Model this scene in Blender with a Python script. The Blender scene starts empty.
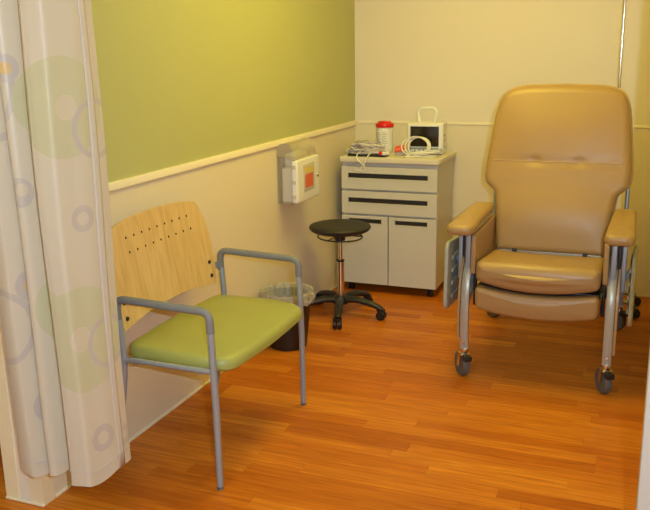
import bpy, bmesh, math, random
from mathutils import Vector, Matrix
PI = math.pi
random.seed(7)
S = bpy.context.scene
COL = S.collection

# ------------------------------------------------------------------ camera
cam_d = bpy.data.cameras.new('camera'); cam = bpy.data.objects.new('camera', cam_d); COL.objects.link(cam)
cam_d.sensor_width = 36.0; cam_d.lens = 821.87 / 650 * 36; cam_d.clip_start = 0.05
_r = Vector((0.9295377, 0.36838272, -0.01593247)); _u = Vector((-0.07545265, 0.23232874, 0.96970627)); _f = Vector((-0.3609246, 0.90017639, -0.24375377))
_m = Matrix((_r, _u, -_f)).transposed().to_4x4(); _m.translation = Vector((1.86726, -5.23597, 1.52))
cam.matrix_world = _m
S.camera = cam
# ------------------------------------------------------------------ world, lights, exposure
w = bpy.data.worlds.new('world'); S.world = w; w.use_nodes = True
bg = w.node_tree.nodes['Background']; bg.inputs[0].default_value = (1.0, 0.84, 0.16, 1); bg.inputs[1].default_value = 0.18
fl = bpy.data.lights.new('camera_flash', 'POINT'); fl.energy = 175; fl.color = (0.60, 0.78, 1.0); fl.shadow_soft_size = 0.012
flo = bpy.data.objects.new('camera_flash', fl); flo.location = (1.986, -5.2, 1.60); COL.objects.link(flo)
LAMP = 13.6         # radiance of the ceiling light diffusers
LAMP_COL = (1.0, 0.83, 0.13)
S.view_settings.view_transform = 'Standard'; S.view_settings.look = 'None'
S.view_settings.gamma = 1.0; S.view_settings.use_curve_mapping = False
S.view_settings.exposure = 0.0

# ------------------------------------------------------------------ materials
def nodes(name):
    m = bpy.data.materials.new(name); m.use_nodes = True
    return m, m.node_tree, m.node_tree.nodes['Principled BSDF']
def mat(name, col, rough=0.5, metal=0.0, var=0.06, scale=30.0, bump=0.0, bscale=None, spec=0.5, coat=0.0, trans=0.0, emis=None, estr=0.0, stretch=None):
    m, t, b = nodes(name)
    L = t.links
    tc = t.nodes.new('ShaderNodeTexCoord')
    src = tc.outputs['Object']
    if stretch:
        mp = t.nodes.new('ShaderNodeMapping'); mp.inputs['Scale'].default_value = stretch
        L.new(src, mp.inputs[0]); src = mp.outputs[0]
    n = t.nodes.new('ShaderNodeTexNoise'); n.inputs['Scale'].default_value = scale; n.inputs['Detail'].default_value = 4
    L.new(src, n.inputs['Vector'])
    mx = t.nodes.new('ShaderNodeMix'); mx.data_type = 'RGBA'
    mx.inputs[6].default_value = tuple(c * (1 - var) for c in col) + (1,)
    mx.inputs[7].default_value = tuple(min(1, c * (1 + var)) for c in col) + (1,)
    L.new(n.outputs['Fac'], mx.inputs[0]); L.new(mx.outputs[2], b.inputs['Base Color'])
    b.inputs['Roughness'].default_value = rough; b.inputs['Metallic'].default_value = metal
    b.inputs['Specular IOR Level'].default_value = spec
    b.inputs['Coat Weight'].default_value = coat
    b.inputs['Transmission Weight'].default_value = trans
    if emis:
        b.inputs['Emission Color'].default_value = emis + (1,); b.inputs['Emission Strength'].default_value = estr
    if bump:
        n2 = t.nodes.new('ShaderNodeTexNoise'); n2.inputs['Scale'].default_value = bscale or scale * 6; n2.inputs['Detail'].default_value = 3
        L.new(src, n2.inputs['Vector'])
        bp = t.nodes.new('ShaderNodeBump'); bp.inputs['Strength'].default_value = bump; bp.inputs['Distance'].default_value = 0.002
        L.new(n2.outputs['Fac'], bp.inputs['Height']); L.new(bp.outputs['Normal'], b.inputs['Normal'])
    return m
M = {}
M['cream'] = mat('cream_paint', (0.80, 0.71, 0.58), 0.6, var=0.015, scale=3, bump=0.12, bscale=260)
M['wains'] = mat('cream_wainscot', (0.78, 0.68, 0.49), 0.42, var=0.02, scale=2, bump=0.06, bscale=300)
M['rail'] = mat('cream_rail', (0.86, 0.76, 0.54), 0.35, var=0.01)
M['green_wall'] = mat('olive_green_paint', (0.48, 0.48, 0.19), 0.55, var=0.02, scale=3, bump=0.12, bscale=260)
M['guard'] = mat('vinyl_guard', (0.84, 0.72, 0.47), 0.32, var=0.01)
M['casing'] = mat('pale_casing', (0.52, 0.48, 0.40), 0.4, var=0.02)
M['ceil'] = mat('ceiling_white', (0.82, 0.8, 0.74), 0.8, var=0.03, scale=60, bump=0.2)
M['lamp'] = mat('lamp_diffuser', (0.9, 0.9, 0.85), 0.5, var=0.0, emis=LAMP_COL, estr=LAMP)
M['burnt'] = mat('burnt_wood_edge', (0.05, 0.025, 0.012), 0.8)
M['white_metal'] = mat('white_enamel', (0.8, 0.8, 0.78), 0.35)
M['silver'] = mat('silver_powdercoat', (0.34, 0.37, 0.40), 0.38, metal=0.35, var=0.03)
M['arm_grey'] = mat('grey_plastic', (0.20, 0.20, 0.19), 0.5, var=0.05)
M['green_seat'] = mat('olive_vinyl', (0.34, 0.345, 0.085), 0.42, var=0.04, scale=6, bump=0.12, bscale=420)
M['black'] = mat('black_plastic', (0.013, 0.012, 0.012), 0.42, var=0.2)
M['black_seat'] = mat('black_urethane', (0.02, 0.018, 0.017), 0.55, var=0.1, bump=0.2, bscale=500)
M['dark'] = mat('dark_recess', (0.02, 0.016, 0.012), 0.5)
M['chrome'] = mat('chrome', (0.72, 0.70, 0.68), 0.14, metal=1.0, var=0.02)
M['cab'] = mat('beige_laminate', (0.62, 0.58, 0.50), 0.4, var=0.015, scale=5)
M['cabtop'] = mat('worktop_laminate', (0.70, 0.63, 0.49), 0.4, var=0.02, scale=8)
M['vinyl'] = mat('tan_vinyl', (0.370, 0.224, 0.088), 0.40, var=0.05, scale=4, bump=0.10, bscale=380)
M['piping'] = mat('tan_piping', (0.50, 0.34, 0.14), 0.35, var=0.03)
M['taupe'] = mat('taupe_enamel', (0.40, 0.385, 0.33), 0.34, metal=0.3, var=0.03)
M['table_grey'] = mat('grey_green_plastic', (0.36, 0.37, 0.31), 0.45, var=0.03)
M['tyre'] = mat('grey_tyre', (0.10, 0.10, 0.10), 0.6)
M['bin'] = mat('black_bin', (0.018, 0.013, 0.010), 0.35)
M['white_plastic'] = mat('white_plastic', (0.82, 0.80, 0.74), 0.35, var=0.02)
M['cable'] = mat('white_cable', (0.82, 0.78, 0.68), 0.45)
M['cable_lilac'] = mat('lilac_cable', (0.54, 0.48, 0.47), 0.5, var=0.1)
M['red'] = mat('red_plastic', (0.75, 0.015, 0.01), 0.3, var=0.04)
M['orange'] = mat('orange_plastic', (0.85, 0.10, 0.015), 0.35)
M['yellow'] = mat('yellow_label', (0.72, 0.55, 0.10), 0.5)
M['label_red'] = mat('red_label', (0.72, 0.13, 0.05), 0.5)
M['label_grey'] = mat('grey_label', (0.56, 0.52, 0.43), 0.5)
M['leaf_green'] = mat('green_pack', (0.22, 0.28, 0.10), 0.5)
M['blue_grey'] = mat('blue_grey_panel', (0.30, 0.34, 0.36), 0.4)
M['screen'] = mat('dark_screen', (0.018, 0.012, 0.008), 0.12, var=0.02, spec=0.5)
M['grey_print'] = mat('grey_print', (0.42, 0.42, 0.40), 0.5, var=0.3, scale=90)

def mat_wood():
    m, t, b = nodes('maple_plywood'); L = t.links
    tc = t.nodes.new('ShaderNodeTexCoord'); mp = t.nodes.new('ShaderNodeMapping'); mp.inputs['Scale'].default_value = (4, 22, 3.2)
    mp.inputs['Rotation'].default_value = (0.12, 0, 0)
    L.new(tc.outputs['Object'], mp.inputs[0])
    n = t.nodes.new('ShaderNodeTexNoise'); n.inputs['Scale'].default_value = 1.6; n.inputs['Detail'].default_value = 7; n.inputs['Distortion'].default_value = 0.9
    L.new(mp.outputs[0], n.inputs['Vector'])
    r = t.nodes.new('ShaderNodeValToRGB'); e = r.color_ramp.elements
    e[0].position = 0.3; e[0].color = (0.60, 0.37, 0.13, 1); e[1].position = 0.65; e[1].color = (0.72, 0.49, 0.20, 1)
    L.new(n.outputs['Fac'], r.inputs[0]); L.new(r.outputs[0], b.inputs['Base Color']); b.inputs['Roughness'].default_value = 0.38
    return m
M['maple'] = mat_wood()

def mat_floor():
    m, t, b = nodes('wood_look_plank'); L = t.links; N = t.nodes
    oi = N.new('ShaderNodeObjectInfo'); ge = N.new('ShaderNodeNewGeometry')
    ad = N.new('ShaderNodeMath'); ad.operation = 'ADD'; L.new(oi.outputs['Random'], ad.inputs[0]); L.new(ge.outputs['Random Per Island'], ad.inputs[1])
    fr = N.new('ShaderNodeMath'); fr.operation = 'FRACT'; L.new(ad.outputs[0], fr.inputs[0])
    # grain, shifted for each plank
    cx = N.new('ShaderNodeCombineXYZ'); mu = N.new('ShaderNodeMath'); mu.operation = 'MULTIPLY'; mu.inputs[1].default_value = 37.0
    L.new(fr.outputs[0], mu.inputs[0]); L.new(mu.outputs[0], cx.inputs[0]); L.new(mu.outputs[0], cx.inputs[2])
    va = N.new('ShaderNodeVectorMath'); va.operation = 'ADD'; L.new(ge.outputs['Position'], va.inputs[0]); L.new(cx.outputs[0], va.inputs[1])
    mp = N.new('ShaderNodeMapping'); mp.inputs['Scale'].default_value = (2.6, 48, 1); L.new(va.outputs[0], mp.inputs[0])
    n = N.new('ShaderNodeTexNoise'); n.inputs['Scale'].default_value = 1.5; n.inputs['Detail'].default_value = 6; n.inputs['Distortion'].default_value = 0.7
    L.new(mp.outputs[0], n.inputs['Vector'])
    r1 = N.new('ShaderNodeValToRGB'); e = r1.color_ramp.elements
    e[0].position = 0.0; e[0].color = (0.43, 0.104, 0.0035, 1); e[1].position = 1.0; e[1].color = (0.60, 0.190, 0.011, 1)
    k = e.new(0.5); k.color = (0.51, 0.134, 0.005, 1)
    L.new(fr.outputs[0], r1.inputs[0])
    r2 = N.new('ShaderNodeValToRGB'); e = r2.color_ramp.elements
    e[0].position = 0.30; e[0].color = (0.78, 0.68, 0.60, 1); e[1].position = 0.72; e[1].color = (1.22, 1.36, 1.7, 1)
    L.new(n.outputs['Fac'], r2.inputs[0])
    mx = N.new('ShaderNodeMix'); mx.data_type = 'RGBA'; mx.blend_type = 'MULTIPLY'; mx.inputs[0].default_value = 1.0
    L.new(r1.outputs[0], mx.inputs[6]); L.new(r2.outputs[0], mx.inputs[7]); L.new(mx.outputs[2], b.inputs['Base Color'])
    b.inputs['Roughness'].default_value = 0.42; b.inputs['Specular IOR Level'].default_value = 0.28
    bp = N.new('ShaderNodeBump'); bp.inputs['Strength'].default_value = 0.12; bp.inputs['Distance'].default_value = 0.001
    L.new(n.outputs['Fac'], bp.inputs['Height']); L.new(bp.outputs['Normal'], b.inputs['Normal'])
    return m
M['plank'] = mat_floor()

def mat_clear(name, col, rough, alpha):
    m, t, b = nodes(name)
    n = t.nodes.new('ShaderNodeTexNoise'); n.inputs['Scale'].default_value = 25
    mr = t.nodes.new('ShaderNodeMapRange'); mr.inputs[3].default_value = alpha - 0.06; mr.inputs[4].default_value = alpha + 0.06
    t.links.new(n.outputs['Fac'], mr.inputs[0]); t.links.new(mr.outputs[0], b.inputs['Alpha'])
    b.inputs['Base Color'].default_value = col + (1,); b.inputs['Roughness'].default_value = rough
    return m
M['smoke'] = mat_clear('smoky_clear_plastic', (0.68, 0.60, 0.44), 0.15, 0.36)
M['liner'] = mat_clear('clear_bin_liner', (0.58, 0.53, 0.42), 0.12, 0.60)

# curtain fabric: pale satin with a flat print of rings and discs, laid out in metres (arc length, height)
def mat_curtain():
    m, t, b = nodes('curtain_satin'); L = t.links; N = t.nodes
    uv = N.new('ShaderNodeUVMap'); uv.uv_map = 'fabric'
    base = N.new('ShaderNodeRGB'); base.outputs[0].default_value = (0.56, 0.485, 0.365, 1)
    cur = base.outputs[0]
    LAV, GRN, ORA, PAL = (0.47, 0.405, 0.35), (0.50, 0.460, 0.285), (0.60, 0.40, 0.16), (0.56, 0.48, 0.345)
    C = [  # s, z, outer radius, inner radius, colour
        (.600, 1.368, .145, 0, GRN), (.612, 1.368, .036, 0, PAL), (.600, .672, .165, 0, GRN), (.590, .676, .040, 0, PAL),
        (.640, 1.041, .040, .020, LAV), (.255, .826, .050, .022, LAV), (.255, .826, .022, 0, ORA),
        (.135, .700, .125, .105, LAV), (.265, .423, .050, .0, LAV), (.275, .436, .022, 0, PAL),
        (.330, 1.120, .045, .0, LAV), (.338, 1.128, .020, 0, PAL), (.700, .640, .085, .070, LAV), (.632, .336, .045, .022, LAV),
        (.735, .300, .035, .015, LAV), (.200, 1.43, .160, .138, LAV), (.335, 1.48, .040, .018, LAV), (.335, 1.48, .018, 0, ORA), (.715, 1.30, .09, .074, LAV),
        (.44, .75, .11, 0, GRN), (.44, 1.38, .10, 0, GRN), (.30, 1.85, .14, .12, LAV), (.60, 1.9, .15, 0, GRN), (.12, 2.1, .1, .05, LAV)]
    for (s, z, ro, ri, c) in C:
        d = N.new('ShaderNodeVectorMath'); d.operation = 'DISTANCE'; d.inputs[1].default_value = (s, z, 0); L.new(uv.outputs[0], d.inputs[0])
        a = N.new('ShaderNodeMath'); a.operation = 'LESS_THAN'; a.inputs[1].default_value = ro; L.new(d.outputs['Value'], a.inputs[0])
        g = N.new('ShaderNodeMath'); g.operation = 'GREATER_THAN'; g.inputs[1].default_value = ri - 0.0001; L.new(d.outputs['Value'], g.inputs[0])
        mu = N.new('ShaderNodeMath'); mu.operation = 'MULTIPLY'; L.new(a.outputs[0], mu.inputs[0]); L.new(g.outputs[0], mu.inputs[1])
        mx = N.new('ShaderNodeMix'); mx.data_type = 'RGBA'; L.new(mu.outputs[0], mx.inputs[0]); L.new(cur, mx.inputs[6]); mx.inputs[7].default_value = c + (1,)
        cur = mx.outputs[2]
    L.new(cur, b.inputs['Base Color']); b.inputs['Roughness'].default_value = 0.42; b.inputs['Sheen Weight'].default_value = 0.25
    wv = N.new('ShaderNodeTexNoise'); wv.inputs['Scale'].default_value = 700; L.new(uv.outputs[0], wv.inputs['Vector'])
    bp = N.new('ShaderNodeBump'); bp.inputs['Strength'].default_value = 0.08; bp.inputs['Distance'].default_value = 0.001
    L.new(wv.outputs['Fac'], bp.inputs['Height']); L.new(bp.outputs['Normal'], b.inputs['Normal'])
    return m
M['curtain'] = mat_curtain()
M['hem_white'] = mat('curtain_hem_band', (0.57, 0.51, 0.44), 0.5, var=0.02)

# ------------------------------------------------------------------ geometry helpers
class G:
    """collects verts and faces of one mesh"""
    def __init__(s): s.v = []; s.f = []
    def add(s, vs, fs):
        o = len(s.v); s.v += [tuple(v) for v in vs]; s.f += [tuple(i + o for i in f) for f in fs]; return s
    def box(s, a, b, bev=0.0):
        (x0, y0, z0), (x1, y1, z1) = a, b
        if not bev:
            return s.add([(x0,y0,z0),(x1,y0,z0),(x1,y1,z0),(x0,y1,z0),(x0,y0,z1),(x1,y0,z1),(x1,y1,z1),(x0,y1,z1)],
                         [(0,3,2,1),(4,5,6,7),(0,1,5,4),(1,2,6,5),(2,3,7,6),(3,0,4,7)])
        bm = bmesh.new(); bmesh.ops.create_cube(bm, size=1)
        for v in bm.verts: v.co = Vector(((x0+x1)/2 + v.co.x*(x1-x0), (y0+y1)/2 + v.co.y*(y1-y0), (z0+z1)/2 + v.co.z*(z1-z0)))
        bmesh.ops.bevel(bm, geom=bm.edges[:], offset=bev, segments=3, profile=0.5, affect='EDGES')
        bm.verts.index_update(); s.add([v.co[:] for v in bm.verts], [[v.index for v in f.verts] for f in bm.faces]); bm.free(); return s
    def tube(s, path, r, n=10, closed=False, ry=None, up=None, caps=True):
        P = [Vector(p) for p in path]; k = len(P)
        ry = ry or r
        T = []
        for i in range(k):
            a = P[i-1] if (i or closed) else P[0]; b = P[(i+1) % k] if (i < k-1 or closed) else P[-1]
            T.append((b - a).normalized())
        nrm = Vector(up) if up else (Vector((0,0,1)) if abs(T[0].z) < 0.9 else Vector((1,0,0)))
        vs = []
        for i in range(k):
            nrm = (nrm - T[i]*nrm.dot(T[i])).normalized(); bn = T[i].cross(nrm)
            rr = r[i] if isinstance(r, (list, tuple)) else r; r2 = ry[i] if isinstance(ry, (list, tuple)) else ry
            for j in range(n):
                a = 2*PI*j/n; vs.append(P[i] + nrm*math.cos(a)*r2 + bn*math.sin(a)*rr)
        fs = []
        for i in range(k if closed else k-1):
            for j in range(n):
                a = i*n+j; b = i*n+(j+1) % n; c = ((i+1) % k)*n+(j+1) % n; d = ((i+1) % k)*n+j
                fs.append((a, b, c, d))
        if caps and not closed:
            fs.append(tuple(range(n))[::-1]); fs.append(tuple((k-1)*n+j for j in range(n)))
        return s.add(vs, fs)
    def sweep(s, path, sec, up):
        """sec: 2D outline (a along side, b along up)"""
        P = [Vector(p) for p in path]; k = len(P); n = len(sec); vs = []
        for i in range(k):
            a = P[i-1] if i else P[0]; b = P[i+1] if i < k-1 else P[-1]; t = (b-a).normalized()
            side = Vector(up); side = (side - t*side.dot(t)).normalized(); o = t.cross(side)
            for (x, y) in sec: vs.append(P[i] + side*x + o*y)
        fs = [(i*n+j, i*n+(j+1) % n, (i+1)*n+(j+1) % n, (i+1)*n+j) for i in range(k-1) for j in range(n)]
        fs += [tuple(range(n))[::-1], tuple((k-1)*n+j for j in range(n))]
        return s.add(vs, fs)
    def lathe(s, prof, n=28, c=(0,0,0), axis='z', squash=None):
        vs = []; fs = []; k = len(prof)
        for (r, z) in prof:
            for j in range(n):
                a = 2*PI*j/n; x, y = r*math.cos(a), r*math.sin(a)
                if axis == 'z': v = (x, y, z)
                elif axis == 'x': v = (z, x, y)
                else: v = (x, z, y)
                vs.append((v[0]+c[0], v[1]+c[1], v[2]+c[2]))
        for i in range(k-1):
            for j in range(n): fs.append((i*n+j, i*n+(j+1) % n, (i+1)*n+(j+1) % n, (i+1)*n+j))
        if prof[0][0] > 1e-6: fs.append(tuple(range(n))[::-1])
        if prof[-1][0] > 1e-6: fs.append(tuple((k-1)*n+j for j in range(n)))
        return s.add(vs, fs)
    def pillow(s, outline, c0, c1, r=0.02, bulge0=0.0, bulge1=0.0, place=None, rings=5, seg=5, deform=None):
        """outline (a,b) CCW, thickness c0..c1, edges rounded by r, faces bulging; place(a,b,c) -> xyz"""
        n = len(outline); O = [Vector(p) for p in outline]; cen = sum(O, Vector((0,0)))/n
        nr = []
        for i in range(n):
            t = (O[(i+1) % n]-O[i-1]).normalized(); nr.append(Vector((-t.y, t.x)))
        place = place or (lambda a, b, c: (a, b, c))
        layers = []
        def ring(off, sc, c):
            layers.append([(lambda q: (q.x, q.y, c))(cen + ((O[i] + nr[i]*off) - cen)*sc) for i in range(n)])
        for k in range(rings, 0, -1): ring(r, 1 - k/(rings+1), c0 - bulge0*(1-(1-k/(rings+1))**2))
        for k in range(seg+1): a = PI/2*k/seg; ring(r*(1-math.sin(a)), 1, c0 + r*(1-math.cos(a)))
        for k in range(seg+1): a = PI/2*k/seg; ring(r*(1-math.cos(a)), 1, c1 - r*(1-math.sin(a)))
        for k in range(1, rings+1): ring(r, 1 - k/(rings+1), c1 + bulge1*(1-(1-k/(rings+1))**2))
        vs = [p for l in layers for p in l]; k = len(layers)
        fs = [(i*n+j, i*n+(j+1) % n, (i+1)*n+(j+1) % n, (i+1)*n+j) for i in range(k-1) for j in range(n)]
        vs.append((cen.x, cen.y, c0-bulge0)); vs.append((cen.x, cen.y, c1+bulge1))
        for j in range(n): fs.append((k*n, (j+1) % n, j)); fs.append((k*n+1, (k-1)*n+j, (k-1)*n+(j+1) % n))
        if deform: vs = [deform(*v) for v in vs]
        return s.add([place(*v) for v in vs], fs)
    def mesh(s, name, smooth=True, ang=38):
        me = bpy.data.meshes.new(name); me.from_pydata(s.v, [], s.f)
        bm = bmesh.new(); bm.from_mesh(me); bmesh.ops.remove_doubles(bm, verts=bm.verts[:], dist=1e-6)
        bmesh.ops.recalc_face_normals(bm, faces=bm.faces[:])
        if smooth:
            for f in bm.faces: f.smooth = True
            for e in bm.edges:
                if len(e.link_faces) == 2 and e.calc_face_angle(0) > math.radians(ang): e.smooth = False
        bm.to_mesh(me); bm.free(); me.update()
        return me
def crom(P, n=8, closed=False):
    P = [Vector(p) for p in P]; k = len(P); o = []
    for i in range(k if closed else k-1):
        if closed: a, b, c, d = P[i-1], P[i], P[(i+1) % k], P[(i+2) % k]
        else:
            b, c = P[i], P[i+1]; a = P[i-1] if i else 2*b-c; d = P[i+2] if i+2 < k else 2*c-b
        for j in range(n):
            t = j/n; o.append(0.5*(2*b + (c-a)*t + (2*a-5*b+4*c-d)*t*t + (3*b-a-3*c+d)*t**3))
    if not closed: o.append(P[-1])
    return o
def fillet(P, r, n=6):
    P = [Vector(p) for p in P]; o = [P[0]]
    for i in range(1, len(P)-1):
        a = (P[i-1]-P[i]); b = (P[i+1]-P[i]); d = min(r, a.length*0.49, b.length*0.49)
        A = P[i]+a.normalized()*d; B = P[i]+b.normalized()*d
        for k in range(n+1):
            t = k/n; o.append(A*(1-t)**2 + P[i]*2*t*(1-t) + B*t*t)
    o.append(P[-1]); return o
def rpoly(pts, rad, n=6):
    """closed 2D polygon with rounded corners"""
    k = len(pts); o = []
    for i in range(k):
        p = Vector(pts[i]); a = Vector(pts[i-1])-p; b = Vector(pts[(i+1) % k])-p
        rr = rad[i] if isinstance(rad, (list, tuple)) else rad
        d = min(rr, a.length*0.48, b.length*0.48); A = p+a.normalized()*d; B = p+b.normalized()*d
        for j in range(n+1):
            t = j/n; o.append(A*(1-t)**2 + p*2*t*(1-t) + B*t*t)
    return o
def dense(outline, step):
    o = []; k = len(outline)
    for i in range(k):
        a = Vector(outline[i]); b = Vector(outline[(i+1) % k]); m = max(1, int((b-a).length/step))
        for j in range(m): o.append(a+(b-a)*j/m)
    return o
def link(name, me, m, parent=None, loc=None, rot=None):
    o = bpy.data.objects.new(name, me); COL.objects.link(o)
    if m and not me.materials: me.materials.append(m)
    if parent: o.parent = parent
    if loc: o.location = loc
    if rot: o.rotation_euler = rot
    return o
def part(name, g, m, parent=None, **k):
    ang = k.pop('ang', 38); lab = k.pop('label', None)
    o = link(name, g.mesh(name, ang=ang), M[m], parent, **k)
    if lab: o['label'] = lab
    return o
def thing(name, label, cat, loc=(0,0,0), rz=0, group=None):
    o = bpy.data.objects.new(name, None); o.empty_display_size = 0.1; COL.objects.link(o)
    o.location = loc; o.rotation_euler = (0,0,rz); o['label'] = label; o['category'] = cat
    if group: o['group'] = group
    return o
def struct(name, g, m):
    o = link(name, g.mesh(name), M[m]); o['kind'] = 'structure'; return o

# ------------------------------------------------------------------ the setting
YE = -3.234; TW = 0.154; ZC = 2.60; XR = 1.965; ZR = 1.05
floor = struct('floor', G().box((-2.6,-7.2,-0.12), (4.2,0.12,-0.006)), 'plank')
PW = 0.0715; rng = random.Random(3)
plank_meshes = {}
rest = G(); spots = []
row = 0; y = 0.0
while y > -7.1:
    x = -2.5 - rng.random()*0.9
    while x < 4.1:
        ln = rng.choice((0.52, 0.66, 0.80, 0.92)); spots.append((x, y, ln)); x += ln
    y -= PW
for (x, y, ln) in spots:
    seen = (y-PW > -3.70 and ((x+ln > 0.0 and x < XR and y > YE-0.02) or (y <= YE-0.02 and x+ln > -0.55 and x < 2.0)))
    if seen:
        if ln not in plank_meshes:
            g = G(); gp = 0.0003; b = 0.0003
            g.add([(gp,-PW+gp,-0.006),(ln-gp,-PW+gp,-0.006),(ln-gp,-gp,-0.006),(gp,-gp,-0.006),
                   (gp,-PW+gp,-b),(ln-gp,-PW+gp,-b),(ln-gp,-gp,-b),(gp,-gp,-b),
                   (gp+b,-PW+gp+b,0),(ln-gp-b,-PW+gp+b,0),(ln-gp-b,-gp-b,0),(gp+b,-gp-b,0)],
                  [(0,1,5,4),(1,2,6,5),(2,3,7,6),(3,0,4,7),(4,5,9,8),(5,6,10,9),(6,7,11,10),(7,4,8,11),(8,9,10,11),(3,2,1,0)])
            plank_meshes[ln] = g.mesh('plank', smooth=False)
        link('plank', plank_meshes[ln], M['plank'], floor, loc=(x, y, 0))
    elif y > -7.1 and x > -2.6 and x+ln < 4.2 and y-PW > -7.2:
        rest.box((x+0.0005, y-PW+0.0005, -0.006), (x+ln-0.0005, y-0.0005, 0))
ro = part('plank', rest, 'plank', floor); ro['kind'] = 'stuff'

wl = struct('wall_left', G().box((-TW,YE,0), (0,0,ZC)), 'cream')
part('wainscot_panel', G().box((0,YE+0.002,0.002), (0.003,0,ZR-0.028)), 'wains', wl)
part('painted_panel', G().box((0,YE+0.001,ZR-0.002), (0.002,0,ZC)), 'green_wall', wl, label='olive green painted upper wall')
def guard(x0, sx, y0, sy, z1=ZC):   # L-shaped vinyl guard on a wall corner
    g = G(); t = 0.004; wq = 0.052
    sec = [(x0+sx*t,y0-sy*t),(x0-sx*wq,y0-sy*t),(x0-sx*wq,y0),(x0,y0),(x0,y0+sy*wq),(x0+sx*t,y0+sy*wq)]
    n = len(sec); g.add([(a,b,0.001) for a,b in sec]+[(a,b,z1) for a,b in sec],
        [(i,(i+1)%n,n+(i+1)%n,n+i) for i in range(n)]+[tuple(range(n))[::-1],tuple(range(n,2*n))])
    return g
part('corner_guard', guard(0.003,1,YE,1), 'guard', wl, label='cream vinyl corner guard')
part('corner_guard', guard(-TW,-1,YE,1), 'guard', wl, label='cream vinyl corner guard')
railsec = [(0,-0.016),(0.010,-0.016),(0.0125,-0.013),(0.0125,0.011),(0.010,0.015),(0,0.016)]
def rail(a, b, side):
    g = G(); A = Vector(a); B = Vector(b); s = Vector(side); n = len(railsec)
    g.add([A+s*x+Vector((0,0,z)) for x,z in railsec]+[B+s*x+Vector((0,0,z)) for x,z in railsec],
          [(i,(i+1)%n,n+(i+1)%n,n+i) for i in range(n)]+[tuple(range(n))[::-1],tuple(range(n,2*n))]); return g
struct('trim_1', rail((0.002,YE+0.055,ZR-0.016), (0.002,0,ZR-0.016), (1,0,0)), 'rail')
wb = struct('wall_back', G().box((-TW,0,0), (XR+0.2,0.12,ZC)), 'cream')
part('wainscot_panel', G().box((0.003,-0.003,0.002), (XR,0,ZR-0.012)), 'wains', wb)
g = rail((0.018,-0.002,ZR-0.008), (XR,-0.002,ZR-0.008), (0,-1,0))
g.v = [(x, -0.002+(y_+0.002)*0.55, ZR-0.008+(z-ZR+0.008)*0.55) for x,y_,z in g.v]
struct('trim_2', g, 'rail')
wr = struct('wall_right', G().box((XR,YE,0), (XR+0.2,0,ZC)), 'wains')
struct('trim_3', G().box((1.897,YE-0.012,0), (XR+0.26,YE+0.11,ZC), 0.006), 'casing')
def base(a, b): return G().box(a, b, 0.002)
struct('baseboard_left', base((0.003,YE+0.055,0), (0.009,-0.009,0.012)), 'rail')
struct('baseboard_back', base((0.003,-0.009,0), (XR,-0.003,0.012)), 'rail')
struct('baseboard_end', base((-TW-0.004,YE-0.010,0), (0.007,YE-0.004,0.010)), 'rail')
struct('ceiling', G().box((-2.6,-7.2,ZC), (4.2,0.12,ZC+0.1)), 'ceil')
# walls of the corridor behind the camera
struct('wall_corridor', G().box((-2.6,-7.3,0), (4.2,-7.2,ZC)), 'cream')

def ceiling_light(x, y, lx, ly, label):
    t = thing('ceiling_light', label, 'light', (x,y,ZC-0.03))
    g = G(); f = 0.03
    for a, b in (((-lx/2-f,-ly/2-f,0),(lx/2+f,-ly/2,0.03)), ((-lx/2-f,ly/2,0),(lx/2+f,ly/2+f,0.03)), ((-lx/2-f,-ly/2,0),(-lx/2,ly/2,0.03)), ((lx/2,-ly/2,0),(lx/2+f,ly/2,0.03))): g.box(a, b)
    part('frame', g, 'white_metal', t)
    part('diffuser', G().box((-lx/2,-ly/2,0.008),(lx/2,ly/2,0.028)), 'lamp', t)
ceiling_light(0.98, -1.64, 0.6, 1.2, 'recessed ceiling light panel above the treatment bay')
ceiling_light(0.75, -4.6, 1.2, 0.3, 'recessed ceiling light panel above the corridor')

# ------------------------------------------------------------------ privacy curtain
PL = [(.075,-3.262),(.03,-3.285),(.022,-3.340),(.034,-3.356),(.060,-3.366),(.086,-3.367),(.096,-3.358),(.115,-3.322),(.121,-3.295),(.133,-3.336),(.155,-3.335),(.174,-3.305),(.186,-3.282),(.20,-3.300),(.240,-3.358),(.256,-3.364),(.282,-3.360),(.301,-3.356),(.307,-3.351),(.311,-3.340),(.318,-3.30),(.330,-3.25),(.331,-3.19),(.328,-3.158)]
CO = (0.18, -3.30)
ct = thing('privacy_curtain', 'pale satin privacy curtain printed with circles, gathered at the wall end', 'curtain', (CO[0],CO[1],0))
CP = crom([(a,b) for a,b in PL], 8)
arc = [0.0]
for i in range(1, len(CP)): arc.append(arc[-1] + (CP[i]-CP[i-1]).length)
def hem_z(s): return 0.198 + 0.006*math.sin(s*19) + 0.004*math.sin(s*47+1)
NZ = 40; vs = []; uvs = []; fs = []
for k in range(NZ+1):
    for i, c in enumerate(CP):
        s = arc[i]; z0 = hem_z(s); z = z0 + (2.36-z0)*k/NZ
        wob = 0.006*math.sin(z*2.1+s*6) + 0.004*math.sin(z*4.7+s*11)
        vs.append((c.x-CO[0]+wob*0.6-0.014*max(0,z-0.19), c.y-CO[1]+wob*0.5, z)); uvs.append((s, z))
n = len(CP)
for k in range(NZ):
    for i in range(n-1): fs.append((k*n+i, k*n+i+1, (k+1)*n+i+1, (k+1)*n+i))
me = bpy.data.meshes.new('fabric'); me.from_pydata(vs, [], fs)
ul = me.uv_layers.new(name='fabric')
for l in me.loops: ul.data[l.index].uv = uvs[l.vertex_index]
for p in me.polygons: p.use_smooth = True
fab = link('fabric', me, M['curtain'], ct)
md = fab.modifiers.new('thickness', 'SOLIDIFY'); md.thickness = 0.0016; md.use_rim = False
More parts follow.
